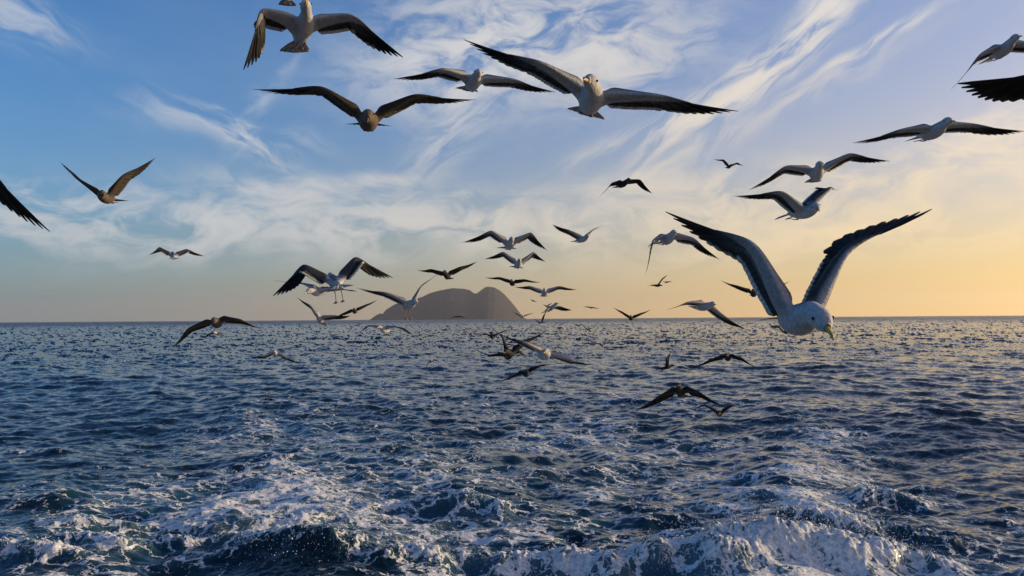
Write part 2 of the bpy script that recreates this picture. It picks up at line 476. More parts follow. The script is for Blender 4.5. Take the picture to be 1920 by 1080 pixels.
# ------------------------------------------------------------------ the island
def build_island():
    """a rocky island some five kilometres off, its ridge line read from the photograph and given real depth"""
    prof = [(692, 0), (700, 6), (706, 10), (712, 13), (718, 12), (724, 20), (740, 30), (757, 35), (790, 43), (805, 50), (822, 55), (848, 59.5), (868, 58.5),
            (880, 56), (888, 50), (893, 49), (900, 54), (910, 61), (917, 62), (928, 60), (938, 54), (946, 47), (955, 37), (965, 25), (974, 13), (982, 4), (988, 0)]
    D = 5000.0
    px = np.array([p[0] for p in prof], float); ph = np.array([p[1] for p in prof], float)
    nx, ny = 300, 90
    X = np.linspace(690, 990, nx)
    hh = np.interp(X, px, ph)
    wx = (X - 960) / FOCAL_PX * D
    r = np.random.default_rng(11)
    V = np.linspace(-1, 1, ny)
    def fb(u, v):
        o = np.zeros_like(u)
        q = np.random.default_rng(5)
        for f in (3, 6, 11, 21, 40, 73):
            a, b, c = q.normal(size=3)
            o += np.sin(u * f * (1 + .2 * a) + 3 * np.sin(v * f * .6 + b) + c * 5) * np.cos(v * f * .9 * (1 + .2 * b) + a * 7) / f ** .9
        return o
    UU, VV = np.meshgrid(np.linspace(0, 6, nx), V * 3, indexing='ij')
    fn = fb(UU, VV)
    width = 60 + hh / 62.0 * 420
    Y = D + V[None, :] * width[:, None]
    sec = np.maximum(0, 1 - np.abs(V) ** 1.5) ** .9
    Z = (hh / FOCAL_PX * D)[:, None] * sec[None, :]
    Z = Z * (1 + .05 * fn * (1 - sec[None, :]) * 2.0) + fn * 2.5 * np.minimum(1, Z / 40) * (1 - sec[None, :] ** 3)
    Xw = np.repeat(wx[:, None], ny, 1)
    co = np.stack([Xw, Y, Z - 2.0], -1).reshape(-1, 3)
    idx = np.arange(nx * ny).reshape(nx, ny)
    q = np.stack([idx[:-1, :-1], idx[1:, :-1], idx[1:, 1:], idx[:-1, 1:]], -1).reshape(-1, 4)
    me = bpy.data.meshes.new('island')
    me.from_pydata(co.tolist(), [], q.tolist())
    me.polygons.foreach_set('use_smooth', np.ones(len(q), dtype=bool))
    m, N = new_mat('island_rock')
    P = N.n.new('ShaderNodeNewGeometry').outputs['Position']
    n1 = N.noise(P, 0.012, 6, 0.65)
    n2 = N.noise(P, 0.05, 5, 0.6)
    c = N.mix(N.rng(n1, 0.35, 0.65), (0.052, 0.050, 0.050), (0.028, 0.031, 0.031))
    c = N.mix(N.m('MULTIPLY', N.rng(n2, 0.5, 0.75), 0.25), c, (0.085, 0.075, 0.066))
    b = N.n.new('ShaderNodeBump'); b.inputs['Distance'].default_value = 12.0; b.inputs['Strength'].default_value = 0.8
    N.put(b.inputs['Height'], n2)
    p = principled(N, c, 0.95, 0.1, b.outputs[0])
    N.l.new(p.outputs[0], N.out.inputs['Surface'])
    me.materials.append(m)
    o = bpy.data.objects.new('island', me)
    COL.objects.link(o)
    o['kind'] = 'structure'


build_island()


# ------------------------------------------------------------------ gulls
def feather_material(name, mottle, translucent):
    m, N = new_mat(name)
    col = N.attr('plumage', 'Color')
    tc = N.n.new('ShaderNodeTexCoord').outputs['Object']
    n1 = N.noise(tc, 38.0, 3, 0.6)
    n2 = N.noise(N.v('MULTIPLY', tc, (1.0, 3.0, 2.0)), 140.0, 3, 0.6)
    f = N.m('ADD', 0.86, N.m('MULTIPLY', N.m('SUBTRACT', n2, 0.5), 0.5))
    f = N.m('ADD', f, N.m('MULTIPLY', N.m('SUBTRACT', n1, 0.5), mottle))
    c = N.v('SCALE', col, scale=N.m('MAXIMUM', f, 0.15))
    # small overlapping contour feathers
    vo = N.n.new('ShaderNodeTexVoronoi'); vo.feature = 'F1'
    N.put(vo.inputs['Vector'], N.v('MULTIPLY', tc, (0.75, 1.0, 1.0))); vo.inputs['Scale'].default_value = 75.0
    scale = N.rng(vo.outputs['Distance'], 0.2, 0.75)
    c = N.v('SCALE', c, scale=N.m('SUBTRACT', 1.04, N.m('MULTIPLY', scale, 0.20)))
    b = N.n.new('ShaderNodeBump'); b.inputs['Distance'].default_value = 0.003; b.inputs['Strength'].default_value = 0.6
    N.put(b.inputs['Height'], N.m('ADD', N.m('MULTIPLY', n2, 0.6), N.m('MULTIPLY', scale, -0.8)))
    p = principled(N, c, 0.75, 0.25, b.outputs[0])
    if translucent > 0:
        t = N.n.new('ShaderNodeBsdfTranslucent')
        N.put(t.inputs[0], c)
        mx = N.n.new('ShaderNodeMixShader'); mx.inputs[0].default_value = translucent
        N.l.new(p.outputs[0], mx.inputs[1]); N.l.new(t.outputs[0], mx.inputs[2])
        N.l.new(mx.outputs[0], N.out.inputs['Surface'])
    else:
        N.l.new(p.outputs[0], N.out.inputs['Surface'])
    return m


def plain_material(name, col, rough, spec=0.5):
    m, N = new_mat(name)
    tc = N.n.new('ShaderNodeTexCoord').outputs['Object']
    n1 = N.noise(tc, 90.0, 3, 0.6)
    c = N.mix(N.rng(n1, 0.3, 0.7), tuple(v * .8 for v in col), col)
    p = principled(N, c, rough, spec)
    N.l.new(p.outputs[0], N.out.inputs['Surface'])
    return m


MAT_BODY = {'adult': feather_material('white_plumage', 0.25, 0.0), 'brown': feather_material('mottled_brown_plumage', 1.5, 0.0), 'dark': feather_material('dark_plumage', 0.5, 0.0)}
MAT_FEATHER = {'adult': feather_material('gull_flight_feather', 0.25, 0.22), 'brown': feather_material('brown_flight_feather', 0.7, 0.06), 'dark': feather_material('dark_flight_feather', 0.5, 0.05)}
MAT_BEAK = {'adult': plain_material('yellow_beak', (0.62, 0.38, 0.05), 0.4), 'brown': plain_material('dusky_beak', (0.10, 0.07, 0.05), 0.45), 'dark': plain_material('horn_beak', (0.16, 0.08, 0.04), 0.45)}
MAT_EYE = plain_material('gull_eye', (0.012, 0.009, 0.007), 0.12)
MAT_LEG = {'adult': plain_material('pink_grey_leg', (0.22, 0.13, 0.10), 0.6), 'brown': plain_material('dark_leg', (0.05, 0.04, 0.04), 0.6), 'dark': plain_material('black_leg', (0.03, 0.028, 0.03), 0.6)}

WHITE = (0.50, 0.51, 0.53)
PAL = {
    'adult': dict(body=WHITE, back=(0.16, 0.17, 0.18), head=WHITE, arm_top=(0.055, 0.058, 0.065), arm_low=(0.36, 0.36, 0.365), edge=WHITE,
                  sec_top=(0.045, 0.047, 0.052), sec_low=(0.05, 0.05, 0.055), sec_tip=(0.72, 0.72, 0.72), prim_top=(0.010, 0.010, 0.011), prim_low=(0.012, 0.012, 0.013), prim_base_low=(0.10, 0.10, 0.105),
                  prim_base_top=(0.04, 0.042, 0.046), prim_tip=(0.02, 0.02, 0.02), tail=(0.48, 0.49, 0.50), tail_tip=(0.46, 0.47, 0.48)),
    'brown': dict(body=(0.1275, 0.0938, 0.0675), back=(0.0675, 0.0525, 0.0413), head=(0.1500, 0.1162, 0.0863), arm_top=(0.0270, 0.0212, 0.0171), arm_low=(0.0675, 0.0518, 0.0383), edge=(0.0450, 0.0360, 0.0270),
                  sec_top=(0.0158, 0.0126, 0.0104), sec_low=(0.0405, 0.0324, 0.0261), sec_tip=(0.0630, 0.0518, 0.0405), prim_top=(0.0075, 0.0067, 0.0060), prim_low=(0.0225, 0.0189, 0.0162), prim_base_low=(0.0450, 0.0369, 0.0297),
                  prim_base_top=(0.0225, 0.0188, 0.0150), prim_tip=(0.0090, 0.0075, 0.0067), tail=(0.0120, 0.0097, 0.0083), tail_tip=(0.0225, 0.0195, 0.0165)),
    'dark': dict(body=(0.0275, 0.0250, 0.0235), back=(0.0175, 0.0160, 0.0150), head=(0.0375, 0.0340, 0.0310), arm_top=(0.0150, 0.0140, 0.0135), arm_low=(0.0225, 0.0200, 0.0185), edge=(0.0200, 0.0180, 0.0170),
                 sec_top=(0.0100, 0.0095, 0.0090), sec_low=(0.0175, 0.0160, 0.0150), sec_tip=(0.0450, 0.0415, 0.0390), prim_top=(0.0040, 0.0040, 0.0040), prim_low=(0.0090, 0.0085, 0.0080), prim_base_low=(0.0150, 0.0140, 0.0130),
                 prim_base_top=(0.0100, 0.0095, 0.0090), prim_tip=(0.0050, 0.0050, 0.0050), tail=(0.0060, 0.0055, 0.0055), tail_tip=(0.0250, 0.0230, 0.0215)),
}

# outline of the body along its length: x, centre height, half width, half height
BODY = np.array([
    (-.215, .008, .012, .009), (-.200, .007, .022, .016), (-.175, .004, .033, .026), (-.145, .001, .043, .037), (-.110, -.003, .053, .048), (-.075, -.006, .060, .056),
    (-.040, -.008, .065, .061), (-.007, -.008, .068, .064), (.026, -.007, .069, .065), (.059, -.004, .068, .064), (.092, .001, .064, .061), (.122, .007, .058, .056),
    (.148, .014, .050, .050), (.170, .020, .043, .045), (.190, .026, .038, .041), (.210, .030, .0355, .0385), (.230, .033, .0345, .0370), (.250, .034, .0325, .0345),
    (.266, .032, .0275, .0300), (.279, .029, .0205, .0230), (.288, .026, .0125, .0145)])
NR = 16
L1, L2 = .25, .37


def wing_dir(a, s, side):
    a, s = math.radians(a), math.radians(s)
    return np.array([math.sin(s), side * math.cos(s) * math.cos(a), math.cos(s) * math.sin(a)])


def unit(v):
    return v / np.linalg.norm(v)


def bend_head(P, hp, hy):
    """nod (hp, down positive) and turn (hy, left positive) of head and neck, in degrees"""
    P = np.asarray(P, float).copy()
    w = np.clip((P[:, 0] - .11) / .11, 0, 1); w = w * w * (3 - 2 * w)
    piv = np.array([.15, 0, .012])
    q = P - piv
    a = np.radians(hp) * w; c, s = np.cos(a), np.sin(a)
    x = q[:, 0] * c + q[:, 2] * s; z = -q[:, 0] * s + q[:, 2] * c
    b = np.radians(hy) * w; c, s = np.cos(b), np.sin(b)
    return np.stack([x * c - q[:, 1] * s, x * s + q[:, 1] * c, z], -1) + piv


def wing_frames(a1, s1, a2, s2, side, tw1, tw2):
    """points, span, chord and normal directions along shoulder - wrist - hand"""
    S = np.array([.075, side * .050, .032])
    d1, d2 = wing_dir(a1, s1, side), wing_dir(a2, s2, side)
    W = S + d1 * L1
    def frame(T, tw):
        c = np.array([-1., 0, 0]); c = unit(c - T * (c @ T))
        n = np.cross(T, c) * side
        t = math.radians(tw)
        return c * math.cos(t) - n * math.sin(t), n * math.cos(t) + c * math.sin(t)
    def at(u):
        # u 0..1 shoulder to wrist, 1..2 wrist to tip
        if u <= 1:
            w = .5 * max(0, (u - .72) / .28) ** 2
            P = S + d1 * L1 * u
        else:
            w = 1 - .5 * max(0, (1.28 - u) / .28) ** 2
            P = W + d2 * L2 * (u - 1)
        T = unit(d1 * (1 - w) + d2 * w)
        # round the wrist
        k = max(0, 1 - abs(u - 1) / .25)
        P = P + (unit(d2 - d1 + 1e-6) if np.linalg.norm(d2 - d1) > .05 else 0 * d1) * .012 * k * k
        c, n = frame(T, tw1 * (1 - w) + tw2 * w)
        return P, T, c, n
    return at


class Part:
    def __init__(self):
        self.v = []; self.f = []; self.c = []

    def add(self, verts, faces, cols):
        o = len(self.v)
        self.v += [tuple(map(float, p)) for p in verts]
        self.f += [tuple(i + o for i in f) for f in faces]
        self.c += cols          # one list of corner colours per face

    def join(self, p):
        self.add(p.v, p.f, p.c)

    def mesh(self, name, mat):
        me = bpy.data.meshes.new(name)
        me.from_pydata(self.v, [], self.f)
        if self.c:
            a = me.attributes.new('plumage', 'FLOAT_COLOR', 'CORNER')
            flat = np.array([(*q, 1.0) for fc in self.c for q in fc], dtype=np.float32)
            a.data.foreach_set('color', flat.ravel())
        me.polygons.foreach_set('use_smooth', np.ones(len(self.f), dtype=bool))
        me.materials.append(mat)
        return me


def mixc(a, b, t):
    t = min(1, max(0, t))
    return tuple(x + (y - x) * t for x, y in zip(a, b))


def feather(base, d, n, width, length, curve, droop, ctop, clow, point=.5, rows=5, taper=.86):
    """one flight feather: rounded vane, shaft ridge above and below, own edge"""
    d = unit(d); n = unit(n - d * (n @ d)); s = np.cross(n, d)
    p = Part(); V = []
    ts = np.array([0, .38, .70, .79, 1.0]) if rows == 5 else np.linspace(0, 1, rows)
    for t in ts:
        w = width * min(1, .55 + 1.4 * t) * (1 - max(0, (t - point) / (1 - point)) ** 2.4 * taper)
        c = base + d * length * t + s * curve * length * t * t + n * droop * length * t * t
        h = .0016 * (1 - .7 * t)
        V += [c + s * w * .5, c + n * h, c - s * w * .5, c - n * h]
    F = []; C = []
    for i in range(rows - 1):
        a, b = i * 4, i * 4 + 4
        t0, t1 = ts[i], ts[i + 1]
        u0, u1, l0, l1 = ctop(t0), ctop(t1), clow(t0), clow(t1)
        F += [(a, b, b + 1, a + 1), (a + 1, b + 1, b + 2, a + 2)]; C += [[u0, u1, u1, u0]] * 2
        F += [(a + 2, b + 2, b + 3, a + 3), (a + 3, b + 3, b, a)]; C += [[l0, l1, l1, l0]] * 2
    e = (rows - 1) * 4
    F.append((e, e + 3, e + 2, e + 1)); C.append([ctop(1.)] * 4)
    p.add(V, F, C)
    return p


def gull_shape(pose, kind, rows):
    pal = PAL[kind]
    hp, hy = pose.get('head', (0, 0))
    body = Part()
    rings = []
    ang = np.arange(NR) / NR * 2 * np.pi
    for (x, z, w, h) in BODY:
        ca, sa = np.cos(ang), np.sin(ang)
        w, h = w * (.80 if x < .19 else .80 + min(1, (x - .19) / .03) * .16), h * (.86 if x < .19 else .86 + min(1, (x - .19) / .03) * .12)
        rings.append(np.stack([np.full(NR, x), w * np.sign(ca) * np.abs(ca) ** .95, z + h * sa], -1))
    V = np.concatenate(rings)
    Vb = bend_head(V, hp, hy)
    nr = len(BODY)
    def bcol(i):
        p = V[i]
        r, j = divmod(i, NR)
        top = math.sin(ang[j])
        c = pal['body']
        if p[0] > .15:
            c = mixc(c, pal['head'], (p[0] - .15) / .03)
        elif p[0] > -.13:
            c = mixc(c, pal['back'], (top - .62) / .2)
        return c
    cols = [bcol(i) for i in range(len(V))]
    r0, r1 = 5, 10
    hole = {}
    for r in range(r0, r1):
        for j in (0, 1, 6, 7):
            hole[(r, j)] = True
    F = []
    for r in range(nr - 1):
        for j in range(NR):
            if (r, j) in hole:
                continue
            j2 = (j + 1) % NR
            F.append((r * NR + j, (r + 1) * NR + j, (r + 1) * NR + j2, r * NR + j2)[::-1])
    F.append(tuple(range(NR)))
    F.append(tuple((nr - 1) * NR + j for j in range(NR))[::-1])
    verts = list(Vb)
    vcol = list(cols)
    feathers = {'primary_feather': [], 'secondary_feather': [], 'tail_feather': []}
    for side, key in ((1, 'l'), (-1, 'r')):
        a1, s1, a2, s2 = pose[key]
        tw1, tw2 = pose.get('tw', (13, 15)) if not isinstance(pose.get('tw', (13, 15))[0], tuple) else pose['tw'][0 if side == 1 else 1]
        at = wing_frames(a1, s1, a2, s2, side, tw1, tw2)
        jt, jm, jb = (2, 1, 0) if side == 1 else (6, 7, 8)
        ring = [r * NR + jt for r in range(r0, r1 + 1)] + [r1 * NR + jm] + [r * NR + jb for r in range(r1, r0 - 1, -1)] + [r0 * NR + jm]
        fr = [1, .75, .5, .3, .12, .02, -.03, .02, .12, .3, .5, .75, 1, 1.03]
        zt = [.12, .5, .85, 1, .8, .4, .05, -.25, -.45, -.5, -.45, -.25, -.08, 0]
        us = [.10, .25, .45, .65, .85, 1.0, 1.10, 1.22, 1.34, 1.44]
        prev = ring
        for k, u in enumerate(us):
            P, T, c, n = at(u)
            if u <= 1:
                ch = .108 * (1 - u) + .064 * u; th = .034 * (1 - u) ** 1.5 + .017
            else:
                q = (u - 1) / .44
                ch = .064 * (1 - q) + .012 * q; th = .016 * (1 - q) ** 1.3 + .003
            cur = []
            for i in range(14):
                cur.append(len(verts))
                verts.append(P + c * (fr[i] * ch - (.018 if u <= 1 else .018 - .014 * (u - 1) / .44)) + n * zt[i] * th)
                top = i < 6
                if top:
                    col = mixc(pal['arm_top'], pal['prim_base_top'], (u - .9) / .3)
                    if fr[i] < .05: col = mixc(col, pal['edge'], .6 if u < 1.1 else 0.1)
                elif i in (6,):
                    col = pal['edge'] if u < 1.1 else mixc(pal['edge'], pal['prim_low'], .7)
                elif i == 13:
                    col = pal['sec_low']
                else:
                    col = mixc(pal['arm_low'], pal['prim_base_low'], (u - 1.0) / .35)
                vcol.append(col)
            for i in range(14):
                i2 = (i + 1) % 14
                q = (prev[i], prev[i2], cur[i2], cur[i])
                F.append(q if side == 1 else q[::-1])
            prev = cur
        F.append(tuple(prev) if side == 1 else tuple(prev[::-1]))
        # secondaries
        ns = 14
        for i in range(ns):
            u = .04 + .92 * i / (ns - 1)
            P, T, c, n = at(u)
            ln = .106 - .016 * abs(i / (ns - 1) - .35)
            d = unit(c + T * (.02 + .16 * (i / (ns - 1)) ** 2) - n * .02)
            base = P + c * .030 - n * .0035 + n * .0006 * (i % 3)
            ctop = lambda t, i=i: pal['sec_tip'] if t > .78 and i < ns - 2 else pal['sec_top']
            clow = lambda t: mixc(mixc(pal['arm_low'], pal['sec_low'], (t - .25) / .12), pal['sec_tip'], (t - .72) / .06)
            nn = unit(n + T * .10)
            feathers['secondary_feather'].append((side, feather(base, d, nn, .038, ln, -.04 * side, -.05, ctop, clow, .74, rows, .55)))
        # primaries
        npn = 10
        for i in range(npn):
            q = i / (npn - 1)
            u = 1 + .02 + .36 * q
            P, T, c, n = at(u)
            d2 = wing_dir(a2, s2, side)
            th = math.radians(9 + 78 * q ** .68)
            d = unit(c * math.cos(th) + (T * (1 - q) + d2 * q) * math.sin(th))
            ln = .108 + .130 * q ** .75
            base = P + c * (.028 * (1 - q) - .002 * q) - n * .0025 + n * .0007 * (i % 3)
            ctop = lambda t, q=q: mixc(pal['prim_base_top'], pal['prim_top'], (t + q * .9 - .30) / .25) if t < .96 else pal['prim_tip']
            clow = lambda t, q=q: mixc(pal['prim_base_low'], pal['prim_low'], (t + q * .6 - .45) / .3) if t < .96 or q > .45 else pal['sec_tip']
            nn = unit(n + unit(np.cross(n, d)) * -.10 * side)
            feathers['primary_feather'].append((side, feather(base, d, nn, .064 - .038 * q, ln, -.06 * side, pose.get('bend', .05), ctop, clow, .68 - .13 * q, rows, .50 + .22 * q)))
    body.add(verts, F, [[vcol[i] for i in f] for f in F])
    # tail fan
    fan = pose.get('fan', 20)
    nt = 11
    for i in range(nt):
        q = i / (nt - 1) * 2 - 1
        a = math.radians(fan * q)
        d = np.array([-math.cos(a), math.sin(a), -.04])
        base = np.array([-.165, .016 * q, .004 + .0008 * (i % 2) - .003 * q * q])
        ct = lambda t: pal['tail'] if t < .75 else pal['tail_tip']
        feathers['tail_feather'].append((0, feather(base, d, np.array([0, .15 * q, 1.]), .042, .185 - .012 * abs(q), 0, -.02, ct, ct, .80, rows, .5)))
    return body, feathers


def beak_part(pose):
    hp, hy = pose.get('head', (0, 0))
    st = [(.280, .0255, .0095, .0110), (.292, .0235, .0072, .0088), (.306, .0220, .0058, .0076), (.320, .0205, .0050, .0074), (.331, .0180, .0040, .0062), (.338, .0140, .0026, .0042), (.341, .0095, .0010, .0014)]
    n = 8
    V = []
    for (x, z, w, h) in st:
        for j in range(n):
            a = j / n * 2 * math.pi
            V.append((x, w * math.cos(a), z + h * math.sin(a)))
    V = bend_head(V, hp, hy)
    F = []
    for r in range(len(st) - 1):
        for j in range(n):
            j2 = (j + 1) % n
            F.append((r * n + j, r * n + j2, (r + 1) * n + j2, (r + 1) * n + j))
    F.append(tuple(range(n))[::-1]); F.append(tuple((len(st) - 1) * n + j for j in range(n)))
    p = Part(); p.add(V, F, [])
    return p


def eye_part(pose, side):
    hp, hy = pose.get('head', (0, 0))
    V = []; F = []
    c = np.array([.247, side * .0305, .042]); r = .0058
    nu, nv = 8, 6
    for i in range(nv + 1):
        for j in range(nu):
            t = math.pi * i / nv; a = 2 * math.pi * j / nu
            V.append(c + r * np.array([math.sin(t) * math.cos(a), math.cos(t), math.sin(t) * math.sin(a)]))
    for i in range(nv):
        for j in range(nu):
            j2 = (j + 1) % nu
            F.append((i * nu + j, (i + 1) * nu + j, (i + 1) * nu + j2, i * nu + j2))
    p = Part(); p.add(bend_head(V, hp, hy), F, [])
    return p


def leg_part(side, dangle):
    """shank and webbed foot, tucked back under the tail or let down"""
    if dangle:
        pts = [(-.06, side * .026, -.050), (-.075, side * .028, -.085), (-.062, side * .030, -.150)]
        toe = np.array([.055, 0, -.030]); lat = np.array([0, 1., 0])
    else:
        pts = [(-.07, side * .024, -.050), (-.12, side * .022, -.050), (-.175, side * .020, -.036)]
        toe = np.array([-.052, 0, .006]); lat = np.array([0, 1., 0])
    V = []; F = []
    n = 6
    rr = (.007, .0042, .0036)
    for k, p in enumerate(pts):
        ax = unit(np.array(pts[min(k + 1, 2)]) - np.array(pts[max(k - 1, 0)]))
        s = unit(np.cross(ax, [0, 1, 0])); t = np.cross(ax, s)
        for j in range(n):
            a = j / n * 2 * math.pi
            V.append(np.array(p) + rr[k] * (s * math.cos(a) + t * math.sin(a)))
    for k in range(2):
        for j in range(n):
            j2 = (j + 1) % n
            F.append((k * n + j, k * n + j2, (k + 1) * n + j2, (k + 1) * n + j))
    F.append(tuple(range(n))[::-1])
    e = np.array(pts[2]); o = len(V)
    up_ = unit(np.cross(toe, lat)) * .0025
    ends = [e, e + toe * .95 + lat * .020, e + toe * .88 + lat * .008, e + toe * 1.05, e + toe * .88 - lat * .008, e + toe * .95 - lat * .020]
    for q in ends:
        V += [q + up_, q - up_]
    F += [tuple(o + 2 * i for i in range(6)), tuple(o + 2 * i + 1 for i in range(6))[::-1]]
    for i in range(6):
        j = (i + 1) % 6
        F.append((o + 2 * i, o + 2 * i + 1, o + 2 * j + 1, o + 2 * j))
    p = Part(); p.add(V, F, [])
    return p


def add_child(name, me, parent):
    o = bpy.data.objects.new(name, me)
    COL.objects.link(o)
    o.parent = parent
    return o


def build_gull(pos, ypr, l, r, kind, label, group, lod, **extra):
    pose = dict(l=l, r=r); pose.update(extra)
    body, feathers = gull_shape(pose, kind, 5 if lod < 2 else 3)
    y, p, ro = (math.radians(v) for v in ypr)
    cy, sy, cp, sp, cr, sr = math.cos(y), math.sin(y), math.cos(p), math.sin(p), math.cos(ro), math.sin(ro)
    M = Matrix(((cy, -sy, 0), (sy, cy, 0), (0, 0, 1))) @ Matrix(((cp, 0, -sp), (0, 1, 0), (sp, 0, cp))) @ Matrix(((1, 0, 0), (0, cr, -sr), (0, sr, cr)))
    if lod == 2:
        for k in feathers:
            for _, q in feathers[k]:
                body.join(q)
        bk = beak_part(pose)
        body.add(bk.v, bk.f, [[(.2, .13, .04)] * len(f) for f in bk.f])
        for s in (1, -1):
            e = leg_part(s, extra.get('dangle', False))
            body.add(e.v, e.f, [[(.08, .06, .05)] * len(f) for f in e.f])
    o = bpy.data.objects.new('gull', body.mesh('gull', MAT_BODY[kind]))
    COL.objects.link(o)
    o.matrix_world = Matrix.Translation(pos) @ M.to_4x4()
    o['label'] = label; o['category'] = 'gull'; o['group'] = group
    if lod < 2:
        if lod == 0:
            sub = o.modifiers.new('smooth', 'SUBSURF'); sub.levels = 1; sub.render_levels = 1
            for k in feathers:
                for _, q in feathers[k]:
                    add_child(k, q.mesh(k, MAT_FEATHER[kind]), o)
        else:
            for k, nm in (('primary_feather', 'primary_feathers'), ('secondary_feather', 'secondary_feathers')):
                for s in (1, -1):
                    j = Part()
                    for sd, q in feathers[k]:
                        if sd == s:
                            j.join(q)
                    c = add_child(nm, j.mesh(nm, MAT_FEATHER[kind]), o); c['kind'] = 'stuff'
            j = Part()
            for sd, q in feathers['tail_feather']:
                j.join(q)
            c = add_child('tail_feathers', j.mesh('tail_feathers', MAT_FEATHER[kind]), o); c['kind'] = 'stuff'
        add_child('beak', beak_part(pose).mesh('beak', MAT_BEAK[kind]), o)
        for s in (1, -1):
            add_child('eye', eye_part(pose, s).mesh('eye', MAT_EYE), o)
            add_child('leg', leg_part(s, extra.get('dangle', False)).mesh('leg', MAT_LEG[kind]), o)
    return o


